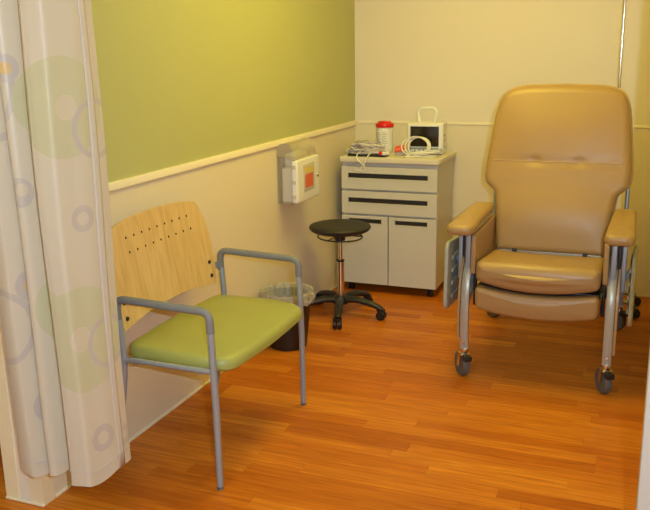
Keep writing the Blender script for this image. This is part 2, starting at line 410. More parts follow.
g = G().tube([(vs[i][0]+0.0012*(CP[min(i+1,n-1)]-CP[max(i-1,0)]).normalized().y, vs[i][1]-0.0012*(CP[min(i+1,n-1)]-CP[max(i-1,0)]).normalized().x, vs[i][2]+0.05) for i in range(n)], 0.0009, 5); part('hem_stitch', g, 'cable_lilac', fab)
# stitched hem and side band, a hair in front of the cloth
def band(i0, i1, k0, k1, off, name, m):
    g = G(); idx = list(range(i0, i1+1)); vs2 = []
    for k in range(k0, k1+1):
        for i in idx:
            a = Vector(vs[k*n+max(i-1,0)]); b = Vector(vs[k*n+min(i+1,n-1)]); tt = (b-a); nn = Vector((tt.y,-tt.x,0)).normalized()
            vs2.append(Vector(vs[k*n+i]) + nn*off)
    w_ = len(idx); g.add(vs2, [(k*w_+i, k*w_+i+1, (k+1)*w_+i+1, (k+1)*w_+i) for k in range(k1-k0) for i in range(w_-1)])
    o = part(name, g, m, fab); mm = o.modifiers.new('thickness', 'SOLIDIFY'); mm.thickness = 0.0008
    return o
i_b = min(range(n), key=lambda i: abs(arc[i]-0.690))
band(i_b, i_b+4, 0, NZ, 0.0012, 'side_band', 'hem_white')
g = G(); g.tube([(c.x-CO[0]-0.03, c.y-CO[1], 2.40) for c in CP], 0.0018, 6); part('top_cord', g, 'white_plastic', ct)
mv = [(vs[NZ*n+i][0], vs[NZ*n+i][1], z) for z in (2.36, 2.40) for i in range(n)]
part('top_mesh', G().add(mv, [(i, i+1, n+i+1, n+i) for i in range(n-1)]), 'hem_white', ct)
g = G().box((-0.75,-0.012,2.555), (1.64,0.012,2.598)); part('track', g, 'white_metal', ct)
for i in range(4, n, 12): part('hook', G().tube([(CP[i].x-CO[0]-0.03,CP[i].y-CO[1],2.40),(CP[i].x-CO[0]-0.03,0,2.47),(CP[i].x-CO[0]-0.03,0,2.556)], 0.002, 6), 'white_plastic', ct)

# ------------------------------------------------------------------ guest chair (back to the left wall)
gc = thing('guest_chair', 'guest chair with perforated maple back, olive green seat and silver legs', 'chair', (0.32,-2.545,0))
X0, HW = 0.32, 0.379
def leg_path(s, which):
    y = s*HW
    F = (0.520-X0, y); 
    return F
for s in (-1, 1):
    y = s*HW
    g = G().tube([(0.203,y,0.003),(0.203,y,0.30),(0.196,y,0.595)], 0.0125, 14); lg = part('leg', g, 'silver', gc)
    part('glide', G().lathe([(0.0,0),(0.0115,0),(0.0125,0.004),(0.0125,0.012)],14,(0.203,y,0)), 'arm_grey', lg)
    g = G().tube(crom([(-0.237,y,0.003),(-0.198,y,0.22),(-0.168,y,0.42),(-0.174,y,0.595)],6), 0.0125, 14); lg = part('leg', g, 'silver', gc)
    part('glide', G().lathe([(0.0,0),(0.0115,0),(0.0125,0.004),(0.0125,0.012)],14,(-0.237,y,0)), 'arm_grey', lg)
    p = fillet([(0.196,y,0.585),(0.194,y,0.660),(-0.178,y,0.672),(-0.178,y,0.585)], 0.035, 7)
    part('armrest', G().tube(p, 0.0145, 16, ry=0.0135, up=(0,1,0)), 'arm_grey', gc, label='dark grey tubular armrest')
    p = fillet([(-0.176,y,0.400),(-0.160,y,0.446),(-0.10,y,0.446),(0.200,y,0.444)], 0.03, 6)
    part('seat_rail', G().tube(p, 0.010, 12), 'silver', gc)
    part('bracket', G().box((-0.222,min(y,y-s*0.10),0.592),(-0.217,max(y,y-s*0.10),0.618),0.001).box((-0.222,min(y,y-s*0.012),0.592),(-0.178,max(y,y-s*0.012),0.618),0.001), 'silver', gc)
for xx in (-0.12, 0.14):
    part('cross_bar', G().tube([(xx,-HW,0.438),(xx,HW,0.438)], 0.010, 12), 'silver', gc)
# seat: wide pad, front edge rolls over
ol = rpoly([(-0.19,-0.345),(0.12,-0.362),(0.245,-0.330),(0.265,0.0),(0.245,0.330),(0.12,0.362),(-0.19,0.345),(-0.20,0.0)], [0.06,0.1,0.10,0.3,0.10,0.1,0.06,0.3], 7)
ol = dense(ol, 0.02)
def seat_def(x, y, z):
    f = max(0, (x-0.05)/0.21); f = min(1.0, f)
    dz = -0.017*f*f if z > 0.45 else -0.006*f
    sd = 0.012*(abs(y)/0.36)**2
    return (x, y, z + dz - sd*(0.4 if z > 0.45 else 0))
part('seat', G().pillow(ol, 0.428, 0.492, 0.026, 0.0, 0.010, rings=6, deform=seat_def), 'green_seat', gc, label='olive green vinyl seat pad')
# plywood back: real holes, slight lean
def bx(z): return 0.128 - (z-0.54)*0.15 - 0.02*max(0, z-0.75) - X0
out = crom([(-0.340,0.545),(-0.356,0.62),(-0.352,0.72),(-0.335,0.82),(-0.300,0.888),(-0.272,0.904),(-0.15,0.918),(0.0,0.922),(0.15,0.918),(0.272,0.904),(0.300,0.888),(0.335,0.82),(0.352,0.72),(0.356,0.62),(0.340,0.545),(0.325,0.537),(0.17,0.556),(0.0,0.562),(-0.17,0.556),(-0.325,0.537)], 4, True)
holes = [(-0.215+0.0537*i, 0.853, 0.0050) for i in range(9)] + [(-0.210+0.0545*i, 0.798, 0.0050) for i in range(9)]
def panel_with_holes(out, holes, th, place):
    bm = bmesh.new(); edges = []
    def loop(pts):
        vv = [bm.verts.new((a, b, 0)) for a, b in pts]
        return [bm.edges.new((vv[i], vv[(i+1) % len(vv)])) for i in range(len(vv))]
    edges += loop([(p.x, p.y) for p in out])
    for (cx, cy, r) in holes: edges += loop([(cx+r*math.cos(2*PI*k/10), cy+r*math.sin(2*PI*k/10)) for k in range(10)])
    bmesh.ops.triangle_fill(bm, use_beauty=True, use_dissolve=False, edges=edges)
    for v in list(bm.verts):
        if not v.link_faces: bm.verts.remove(v)
    # drop any face whose centre falls inside a hole
    bad = [f for f in bm.faces if any((f.calc_center_median().x-c)**2+(f.calc_center_median().y-d)**2 < (r*0.8)**2 for c, d, r in holes)]
    bmesh.ops.delete(bm, geom=bad, context='FACES')
    ret = bmesh.ops.extrude_face_region(bm, geom=bm.faces[:])
    for v in [q for q in ret['geom'] if isinstance(q, bmesh.types.BMVert)]: v.co.z = th
    bm.verts.index_update()
    g = G().add([place(*v.co) for v in bm.verts], [[v.index for v in f.verts] for f in bm.faces]); bm.free(); return g
HOLES = holes
bk = part('backrest', panel_with_holes(out, holes, 0.012, lambda a, b, c: (bx(b)+c+0.012*(1-(a/0.36)**2)*-1, a, b)), 'maple', gc, ang=30, label='pale maple plywood backrest with two rows of holes')
bk.data.materials.append(M['burnt'])
for pl in bk.data.polygons:
    if abs(pl.normal.x) < 0.5 and any((pl.center.y-c)**2+(pl.center.z-d)**2 < (r*1.2)**2 for c, d, r in HOLES): pl.material_index = 1
for s in (-1, 1):
    for z in (0.634, 0.575):
        part('screw', G().lathe([(0.0,0.004),(0.006,0.004),(0.0085,0.002),(0.0085,-0.002)], 14, (bx(z)+0.0125-0.0012,s*0.312,z), axis='x'), 'black', bk)

# ------------------------------------------------------------------ wall-mounted sharps box
sb = thing('sharps_container', 'clear and white wall-mounted sharps disposal box with red label', 'sharps box', (0.003,-1.11,0.70))
# backplate + smoky side body
part('back_plate', G().box((0,-0.150,0.005),(0.006,0.150,0.300),0.002), 'smoke', sb)
side = rpoly([(0.006,0.0),(0.088,0.0),(0.088,0.235),(0.075,0.262),(0.006,0.262)], 0.012, 4)
part('body', G().pillow([(q.x,q.y) for q in side], -0.142, 0.142, 0.006, place=lambda a,b,c:(a,c,b), rings=1, seg=3), 'smoke', sb, label='smoky clear plastic body')
# hood: open half barrel above
g = G(); hp = [(0.006,0.262),(0.006,0.318),(0.05,0.335),(0.085,0.318),(0.102,0.285),(0.106,0.240)]
hp = [(q.x,q.y) for q in crom(hp,4)]
m_ = len(hp); V = [(a,-0.150,b) for a,b in hp]+[(a,0.150,b) for a,b in hp]
F = [(i,i+1,m_+i+1,m_+i) for i in range(m_-1)]
g.add(V,F); V2 = [(a,-0.150,b) for a,b in hp]+[(0.05,-0.150,0.262)]; g.add(V2,[(i,i+1,m_) for i in range(m_-1)]); g.add([(x,-y_,z) for x,y_,z in V2],[(i+1,i,m_) for i in range(m_-1)])
hd = part('hood', g, 'smoke', sb, label='smoky clear hinged hood'); mm = hd.modifiers.new('thickness','SOLIDIFY'); mm.thickness = 0.002
part('inner_bin', G().box((0.012,-0.120,0.01),(0.080,0.120,0.20),0.012), 'white_plastic', sb)
part('inner_funnel', G().box((0.016,-0.10,0.20),(0.076,0.11,0.275),0.02), 'white_plastic', sb)
fo = rpoly([(-0.155,0.012),(0.155,0.012),(0.155,0.245),(-0.155,0.245)], 0.016, 5)
fr = part('front_cover', G().pillow([(q.x,q.y) for q in fo], 0.088, 0.122, 0.009, place=lambda a,b,c:(c,a,b), rings=1, seg=4), 'white_plastic', sb, label='white front cover')
fo = rpoly([(-0.075,0.065),(0.075,0.065),(0.075,0.215),(-0.075,0.215)], 0.006, 4)
lf = part('label_window', G().pillow([(q.x,q.y) for q in fo], 0.121, 0.1245, 0.001, place=lambda a,b,c:(c,a,b), rings=1, seg=2), 'label_grey', sb)
part('label_strip', G().box((0.1243,-0.055,0.165),(0.1252,0.055,0.195)), 'yellow', lf)
part('label_field', G().box((0.1243,-0.055,0.085),(0.1252,0.055,0.158)), 'label_red', lf)
g = G()
for k in range(3): g.box((0.125,-0.045,0.170+k*0.008),(0.1256,0.045-0.02*(k==2),0.1735+k*0.008))
part('label_lines', g, 'yellow', lf)
part('lock', G().lathe([(0.0,0.008),(0.007,0.008),(0.009,0.004),(0.009,0)], 16, (0.121,0.118,0.135), axis='x'), 'chrome', sb)
part('keyhole', G().box((0.129,0.116,0.120),(0.1305,0.121,0.146)), 'black', sb)
for z in (0.04,0.12,0.20): part('hinge', G().box((0.092,-0.160,z),(0.112,-0.154,z+0.02),0.002), 'label_grey', fr)

# ------------------------------------------------------------------ waste bin
wbn = thing('waste_bin', 'black waste bin lined with a clear plastic bag', 'bin', (0.153,-1.50,0))
part('body', G().lathe([(0.0,0.004),(0.092,0.0),(0.098,0.004),(0.128,0.285),(0.134,0.290),(0.134,0.296),(0.126,0.296),(0.124,0.286),(0.095,0.012),(0.0,0.010)], 36), 'bin', wbn)
g = G(); rngb = random.Random(5); N_ = 64; prof = [(0.03,0.17),(0.085,0.18),(0.104,0.205),(0.110,0.24),(0.117,0.285),(0.128,0.304),(0.138,0.306),(0.143,0.290),(0.144,0.268),(0.142,0.250)]
rows = []
for k, (r, z) in enumerate(prof):
    amp = (0.012,0.014,0.012,0.012,0.006,0.003,0.004,0.006,0.008,0.009)[k]; 
    rows.append([((r+amp*math.sin(j*1.9+k*0.8)*0.6+amp*rngb.uniform(-.7,.7))*math.cos(2*PI*j/N_), (r+amp*math.sin(j*1.9+k*0.8)*0.6+amp*rngb.uniform(-.7,.7))*math.sin(2*PI*j/N_), z+amp*rngb.uniform(-.8,.8)) for j in range(N_)])
g.add([v for r in rows for v in r], [(k*N_+j,k*N_+(j+1)%N_,(k+1)*N_+(j+1)%N_,(k+1)*N_+j) for k in range(len(rows)-1) for j in range(N_)])
part('liner', g, 'liner', wbn, ang=14, label='crumpled clear plastic liner folded over the rim')

# ------------------------------------------------------------------ swivel stool
st = thing('swivel_stool', 'black round swivel stool on a chrome gas lift', 'stool', (0.238,-0.935,0))
part('seat', G().lathe([(0.0,0.497),(0.11,0.497),(0.145,0.502),(0.168,0.513),(0.176,0.524),(0.177,0.531),(0.172,0.538),(0.160,0.542),(0.10,0.5435),(0.0,0.544)], 48), 'black_seat', st)
for a in (0.6, 2.2, 3.8, 5.4): part('vent_dot', G().lathe([(0.0,0.0008),(0.006,0.0008),(0.006,-0.001)],10,(0.085*math.cos(a),0.085*math.sin(a),0.5436)), 'dark', st)
part('seat_plate', G().lathe([(0.0,0.452),(0.03,0.452),(0.032,0.485),(0.09,0.490),(0.09,0.498),(0,0.498)], 20), 'black', st)
g = G(); rp = [(0.128*math.cos(a), 0.128*math.sin(a), 0.472-0.003*math.cos(a)) for a in [i*2*PI/36 for i in range(36)]]
lv = part('lever_ring', G().tube(rp, 0.0042, 8, closed=True), 'black', st)
for a in (0.3, 2.4, 4.5): part('ring_spoke', G().tube([(0.02*math.cos(a),0.02*math.sin(a),0.482),(0.128*math.cos(a),0.128*math.sin(a),0.472)], 0.0035, 6), 'black', lv)
part('piston', G().lathe([(0.0,0.20),(0.0135,0.20),(0.0135,0.455),(0,0.455)], 20), 'chrome', st)
part('collar', G().lathe([(0.0,0.325),(0.022,0.325),(0.0235,0.328),(0.0235,0.336),(0.0,0.338)], 20), 'black', st)
part('column', G().lathe([(0.0,0.10),(0.0225,0.10),(0.0225,0.326),(0,0.327)], 24), 'chrome', st)
part('hub', G().lathe([(0.0,0.075),(0.045,0.075),(0.048,0.09),(0.042,0.115),(0.028,0.122),(0,0.122)], 24), 'black', st)
for k in range(5):
    a = math.radians(-74 + 72*k); R = 0.248
    rot = (0,0,a)
    P = crom([(0.03,0,0.098),(0.10,0,0.104),(0.17,0,0.092),(0.226,0,0.076),(0.254,0,0.062)],5)
    g = G().tube(P, [0.027-0.009*i/(len(P)-1) for i in range(len(P))], 12, ry=[0.021-0.007*i/(len(P)-1) for i in range(len(P))], up=(0,0,1))
    lg = part('base_leg', g, 'black', st, rot=rot)
    cg = part('caster', G().lathe([(0.0,0.048),(0.02,0.048),(0.026,0.054),(0.026,0.062),(0,0.064)],14,(R,0,0)).tube([(R,0,0.045),(R,0,0.07)],0.006,8), 'black', lg)
    for s in (-1,1): cg_ = G().lathe([(0.0,-0.008),(0.022,-0.010),(0.0265,-0.006),(0.0265,0.006),(0.022,0.011),(0.0,0.012)],20,(R+0.002,s*0.0135,0.0267),axis='y'); part('caster_wheel', cg_, 'black', lg)

# ------------------------------------------------------------------ treatment cabinet
CX0, CX1, CYF, CYB = 0.07, 0.682, -0.455, -0.030
cb = thing('treatment_cabinet', 'beige two-drawer two-door treatment cabinet on casters', 'cabinet', ((CX0+CX1)/2,-0.245,0))
hx = (CX1-CX0)/2; yf = CYF+0.245; yb = CYB+0.245
g = G(); tk = 0.018
g.box((-hx,yf+0.02,0.058),(-hx+tk,yb,0.832)); g.box((hx-tk,yf+0.02,0.058),(hx,yb,0.832)); g.box((-hx+tk,yf+0.03,0.058),(hx-tk,yb,0.076)); g.box((-hx+tk,yb-0.012,0.076),(hx-tk,yb,0.832)); g.box((-hx+tk,yf+0.022,0.80),(hx-tk,yb-0.012,0.832)); g.box((-hx+tk,yf+0.022,0.500),(hx-tk,yb-0.012,0.512)); g.box((-hx+tk,yf+0.022,0.656),(hx-tk,yb-0.012,0.668))
part('body', g, 'cab', cb)
to = dense(rpoly([(-hx-0.014,yf-0.008),(hx+0.014,yf-0.008),(hx+0.014,yb+0.012),(-hx-0.014,yb+0.012)], [0.02,0.03,0.006,0.006], 5), 0.05)
part('worktop', G().pillow(to, 0.833, 0.867, 0.006, rings=1, seg=3), 'cabtop', cb)
def front(name, x0, x1, z0, z1, sx0, sx1, sz0, sz1):
    # a slab front with a recessed letter-box grip
    g = G(); yo = yf; yi = yf+0.019
    for a, b in (((x0,yo,z0),(sx0,yi,z1)), ((sx1,yo,z0),(x1,yi,z1)), ((sx0,yo,z0),(sx1,yi,sz0)), ((sx0,yo,sz1),(sx1,yi,z1))): g.box(a, b)
    me = g.mesh(name); o = link(name, me, M['cab'], cb)
    bm = bmesh.new(); bm.from_mesh(me)
    bm.free()
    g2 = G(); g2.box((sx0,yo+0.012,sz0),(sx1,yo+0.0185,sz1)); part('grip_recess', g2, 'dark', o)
    g3 = G(); e = 0.005
    # raised lip around the grip and softened outer edge
    pts = [(sx0-e,sz0-e),(sx1+e,sz0-e),(sx1+e,sz1+e),(sx0-e,sz1+e)]
    g3.tube([(a,yo,b) for a,b in rpoly(pts,0.004,3)], 0.0028, 6, closed=True); part('grip_lip', g3, 'cab', o)
    g4 = G(); g4.tube([(a,yo+0.003,b) for a,b in rpoly([(x0+.003,z0+.003),(x1-.003,z0+.003),(x1-.003,z1-.003),(x0+.003,z1-.003)],0.006,3)], 0.0032, 6, closed=True); part('edge_band', g4, 'cab', o)
    return o
front('drawer', -hx, hx, 0.668, 0.808, -hx+0.045, hx-0.058, 0.736, 0.766)
front('drawer', -hx, hx, 0.513, 0.656, -hx+0.045, hx-0.058, 0.582, 0.612)
front('door', -hx, -0.0035, 0.060, 0.501, -hx+0.045, -0.045, 0.452, 0.480)
front('door', 0.0035, hx, 0.060, 0.501, 0.045, hx-0.058, 0.452, 0.480)
for sx in (-1,1):
    for yy in (yf+0.055, yb-0.05):
        c = part('caster', G().box((sx*(hx-0.045)-0.02,yy-0.02,0.052),(sx*(hx-0.045)+0.02,yy+0.02,0.058)).tube([(sx*(hx-0.045),yy,0.04),(sx*(hx-0.045),yy,0.056)],0.012,8), 'black', cb)
        for s in (-1,1): part('caster_wheel', G().lathe([(0.0,-0.007),(0.021,-0.007),(0.026,-0.003),(0.026,0.004),(0.022,0.007),(0.0,0.007)],20,(sx*(hx-0.045)+s*0.011,yy-0.008,0.0262),axis='x'), 'black', c)
ZT = 0.867
# ------------------------------------------------------------------ things on the cabinet
mo = thing('patient_monitor', 'small white patient monitor with dark screen and carry handle', 'monitor', (0.548,-0.205,ZT), 0.06)
bo = rpoly([(-0.112,0.006),(0.112,0.006),(0.112,0.196),(-0.112,0.196)], 0.010, 4)
part('body', G().pillow([(q.x,q.y) for q in bo], -0.055, 0.075, 0.008, place=lambda a,b,c:(a,c,b), rings=1, seg=3), 'white_plastic', mo)
part('screen', G().box((-0.092,-0.0575,0.052),(0.086,-0.054,0.176),0.001), 'screen', mo)
part('button_strip', G().box((-0.098,-0.0575,0.012),(0.086,-0.054,0.046),0.001), 'blue_grey', mo)
for k in range(6): part('button', G().box((-0.085+k*0.027,-0.0595,0.02),(-0.067+k*0.027,-0.0565,0.034),0.001), 'white_plastic', mo)
part('knob', G().lathe([(0.0,-0.012),(0.010,-0.012),(0.011,0)],16,(0.098,-0.055,0.032),axis='y'), 'blue_grey', mo)
hpth = fillet([(-0.046,0.01,0.192),(-0.060,0.01,0.262),(-0.040,0.01,0.284),(0.040,0.01,0.284),(0.060,0.01,0.262),(0.046,0.01,0.192)],0.022,5)
part('handle', G().tube(hpth, 0.0095, 10, ry=0.007, up=(0,1,0)), 'white_plastic', mo)
for z in (0.05,0.085,0.12): part('side_port', G().lathe([(0.0,0.006),(0.007,0.006),(0.008,0)],12,(0.112,-0.01,z),axis='x'), 'blue_grey', mo)
for dx in (-0.09,0.09): part('foot', G().lathe([(0.0,0.0),(0.010,0.0),(0.010,0.007)],10,(dx,-0.03,0)), 'black', mo); part('foot', G().lathe([(0.0,0.0),(0.010,0.0),(0.010,0.007)],10,(dx,0.05,0)), 'black', mo)

wp = thing('wipes_canister', 'white wipes canister with bright red lid', 'canister', (0.272,-0.20,ZT))
part('body', G().lathe([(0.0,0.0),(0.050,0.0),(0.053,0.004),(0.053,0.150),(0.050,0.158),(0.050,0.166),(0,0.166)], 36), 'white_plastic', wp)
lb = G(); r_ = 0.0536; A0, A1 = -PI*0.95, -PI*0.05
lb.add([(r_*math.cos(A0+(A1-A0)*i/20), r_*math.sin(A0+(A1-A0)*i/20), z) for z in (0.02,0.14) for i in range(21)], [(i,i+1,21+i+1,21+i) for i in range(20)])
lo = part('label', lb, 'white_plastic', wp, label='pale printed paper wrap')
tx = G(); rt = random.Random(2)
for q in range(9):
    z = 0.128-q*0.011
    for (a0, a1) in ((-2.45,-1.72),(-1.6,-0.9)):
        a1 = a1 - rt.random()*0.25; m2 = 6
        tx.add([((r_+0.0006)*math.cos(a0+(a1-a0)*i/m2), (r_+0.0006)*math.sin(a0+(a1-a0)*i/m2), zz) for zz in (z,z+0.0035) for i in range(m2+1)], [(i,i+1,m2+1+i+1,m2+1+i) for i in range(m2)])
part('label_print', tx, 'grey_print', lo)
lid = part('lid', G().lathe([(0.0,0.162),(0.056,0.162),(0.0575,0.165),(0.0575,0.180),(0.054,0.187),(0.043,0.190),(0.041,0.198),(0.0,0.200)], 36), 'red', wp, label='bright red screw lid')
part('lid_tab', G().box((-0.016,-0.05,0.186),(0.016,-0.02,0.204),0.003), 'red', lid)

# coiled lilac lead bundle on a dark pouch
cbn = thing('lead_wire_bundle', 'tangled grey lilac lead wires lying on a dark pouch', 'cables', (0.215,-0.375,ZT))
po = rpoly([(-0.120,-0.060),(0.130,-0.052),(0.135,0.05),(-0.115,0.055)],0.03,5)
part('pouch', G().pillow([(q.x,q.y) for q in po], 0.0, 0.014, 0.006, 0, 0.003, rings=2, seg=3), 'black', cbn, label='flat dark pouch under the wires')
rc = random.Random(11)
for k in range(20):
    a_, b_ = rc.uniform(0.085,0.145)*(1-0.016*k), rc.uniform(0.032,0.062); ox, oy = rc.uniform(-0.02,0.015), rc.uniform(-0.01,0.012)
    zb = 0.020+0.0031*k; ph = rc.random()*6
    pts = [(ox+a_*math.cos(t+ph)*(1+0.06*math.sin(3*t)), oy+b_*math.sin(t+ph), zb+0.007*math.sin(2*t+ph)+0.005*math.sin(5*t+k)) for t in [i*2*PI/10 for i in range(10)]]
    part('lead_wire', G().tube(crom(pts,4,True), 0.0040 if k % 3 else 0.0050, 6, closed=True), 'cable_lilac' if k % 4 else 'cable', cbn)
for k,(x,y_,m2) in enumerate(((0.105,-0.055,'red'),(0.128,-0.060,'white_plastic'),(0.140,-0.040,'white_plastic'))):
    part('connector', G().box((x-0.012,y_-0.012,0.014),(x+0.014,y_+0.008,0.034),0.004), m2, cbn)
# loop hanging over the front edge of the worktop
hang = crom([(-0.03,-0.045,0.03),(-0.035,-0.092,0.018),(-0.030,-0.106,-0.012),(0.012,-0.108,-0.045),(0.020,-0.108,-0.075),(-0.004,-0.107,-0.082),(-0.006,-0.108,-0.060),(0.018,-0.108,-0.032),(0.030,-0.106,-0.006),(0.034,-0.090,0.010),(0.04,-0.045,0.03)],6)
part('hanging_loop', G().tube(hang, 0.0036, 6), 'cable', cbn, label='white wire loop hanging over the cabinet edge')
tail = crom([(-0.004,-0.107,-0.078),(-0.03,-0.106,-0.078),(-0.045,-0.105,-0.070)],5)
part('wire_tail', G().tube(tail, 0.0036, 6), 'cable', cbn)

gp = thing('green_wrapped_pack', 'small olive green wrapped pack behind the lead wires', 'pack', (0.150,-0.265,ZT))
pp = rpoly([(-0.05,-0.022),(0.05,-0.022),(0.05,0.022),(-0.05,0.022)],0.012,4)
pk = part('pack', G().pillow([(q.x,q.y) for q in pp], 0.0, 0.078, 0.014, 0, 0.004, rings=2, seg=4), 'leaf_green', gp)
part('end_seal', G().box((-0.058,-0.018,0.016),(-0.046,0.018,0.028),0.002), 'white_plastic', pk)
gr = thing('grey_tube_roll', 'short pale grey roll beside the green pack', 'roll', (0.120,-0.322,ZT), 0.15)
part('roll', G().lathe([(0.006,-0.028),(0.018,-0.028),(0.018,0.028),(0.006,0.028)],20,(-0.03,0,0.018),axis='x'), 'label_grey', gr)
oc = thing('orange_clip', 'bright orange sensor clip beside the coiled white cable', 'clip', (0.400,-0.31,ZT), 0.4)
o1 = part('shell', G().pillow(rpoly([(-0.024,-0.014),(0.026,-0.016),(0.032,0.012),(-0.018,0.016)],0.008,4), 0.034, 0.058, 0.006, 0.002, 0.004, rings=2, seg=3, place=lambda a,b,c:(a*1.25,b*1.6,c*1.15-0.012+0.3*a+0.35*b)), 'orange', oc)
part('jaw', G().box((-0.022,-0.012,0.0),(0.026,0.012,0.026),0.006), 'cable_lilac', oc)
part('plug', G().box((0.030,-0.010,0.004),(0.052,0.010,0.022),0.004), 'blue_grey', oc)
wc = thing('coiled_white_cable', 'white cable coiled in loops in front of the monitor', 'cable', (0.545,-0.345,ZT))
loops = []
for k in range(3):   # loops standing up on edge
    r1, r2 = 0.088-0.008*k, 0.070-0.005*k
    loops.append([(-0.035+0.012*k+r1*math.cos(t)*0.95, 0.010*k+0.022*math.sin(t), 0.006+r2*(1+math.sin(t))*(0.80+0.05*k)) for t in [i*2*PI/12 for i in range(12)]])
for k in range(3):   # loops lying flat
    r1, r2 = 0.078+0.008*k, 0.040+0.005*k
    loops.append([(0.025+0.006*k+r1*math.cos(t), -0.012+r2*math.sin(t), 0.006+0.007*k+0.02*(0.5+0.5*math.cos(t))*(k > 0)) for t in [i*2*PI/12 for i in range(12)]])
for l in loops: part('cable_loop', G().tube(crom(l,4,True), 0.0044, 8, closed=True), 'cable', wc)
part('cable_end', G().tube(crom([(-0.06,-0.03,0.006),(-0.085,-0.05,0.006),(-0.075,-0.065,0.006),(-0.02,-0.06,0.006)],6),0.0036,7), 'cable', wc)

# ------------------------------------------------------------------ medical recliner
rl = thing('medical_recliner', 'tan vinyl medical recliner on a wheeled frame', 'recliner', (1.430,-1.150,0))
def bow(x): return 1-(x/0.28)**2
# seat cushion, outline seen from the front
def arc_line(x0, x1, z0, zc, n=10): return [(x0+(x1-x0)*i/n, z0+(zc-z0)*(1-(2*i/n-1)**2)) for i in range(n+1)]
so = arc_line(-0.272, 0.272, 0.478, 0.446) + arc_line(0.272, -0.272, 0.572, 0.580)
so = dense(rpoly(so, 0.03, 3), 0.02)
def seat_shape(x, z, y):
    if y < -0.3: y = y - 0.020*bow(x)
    t = (y+0.5)/0.5
    return (x, z + (-0.018*max(0, t)*bow(x) if z > 0.52 else 0) - 0.055*max(0, t-0.15)*(1 if z > 0.5 else 0.4), y)
part('seat_cushion', G().pillow(so, -0.505, -0.02, 0.046, 0.014, 0, rings=7, seg=6, place=lambda a,b,c:(a,c,b), deform=seat_shape), 'vinyl', rl)
lo_ = arc_line(-0.270, 0.270, 0.350, 0.322) + arc_line(0.270, -0.270, 0.458, 0.434)
lo_ = dense(rpoly(lo_, 0.03, 3), 0.02)
lr = part('leg_rest', G().pillow(lo_, -0.502, -0.425, 0.022, 0.006, 0, rings=5, seg=5, place=lambda a,b,c:(a,c+0.10*(b-0.4)*-1-0.010*bow(a),b)), 'vinyl', rl)
# backrest
bo_ = [(-0.262,0.515),(-0.274,0.60),(-0.282,0.70),(-0.287,0.765),(-0.297,0.800),(-0.322,0.822),(-0.346,0.848),(-0.352,0.90),(-0.345,1.0),(-0.332,1.12),(-0.314,1.225),(-0.280,1.288),(-0.205,1.316),(-0.10,1.322)]
bo_ = bo_ + [(0,1.324)] + [(-a,b) for a,b in bo_[::-1]]
bo_ = [(-a,b) for a,b in bo_][::-1] if False else bo_
ob = crom([(a,b) for a,b in bo_], 4)
ob = dense([(p.x,p.y) for p in ob], 0.02); ob = ob[::-1]
def yb_(z): return 0.035 + (z-0.515)*0.30
def back_place(a, b, c):   # c<0 = towards the sitter
    f = 1.0 if c < 0 else 0.0
    lum = 0.030*math.exp(-((b-0.70)/0.14)**2) - 0.007*math.exp(-((b-0.958)/0.02)**2) + 0.012*math.exp(-((b-1.12)/0.13)**2)
    for tx_ in (-0.105, 0.105): lum -= 0.006*math.exp(-((a-tx_)/0.03)**2-((b-0.958)/0.025)**2)
    edge = max(0.0, 1-(a/0.34)**2)**0.5
    return (a, yb_(b) + c - f*lum*edge, b)
def back_pillow():
    # dense rings so that the seam and the tufts read
    return G().pillow(ob, -0.060, 0.045, 0.038, 0.012, 0.0, rings=22, seg=6, place=back_place)
bkc = part('backrest', back_pillow(), 'vinyl', rl, ang=60)
part('seam', G().tube([(q[0],q[1]-0.0004,q[2]) for q in [back_place(x,0.958,-0.060-0.012*(1-min(1,abs(x)/0.33)**2)) for x in [-0.318+0.636*i/40 for i in range(41)]]], 0.0016, 6), 'piping', bkc, label='horizontal stitched seam')
part('back_shell', G().pillow([Vector((p.x*1.018, 0.92+(p.y-0.92)*1.008)) for p in ob], 0.030, 0.062, 0.012, rings=2, seg=3, place=lambda a,b,c:(a,yb_(b)+c,b)), 'piping', rl, label='lighter tan shell behind the back cushion')
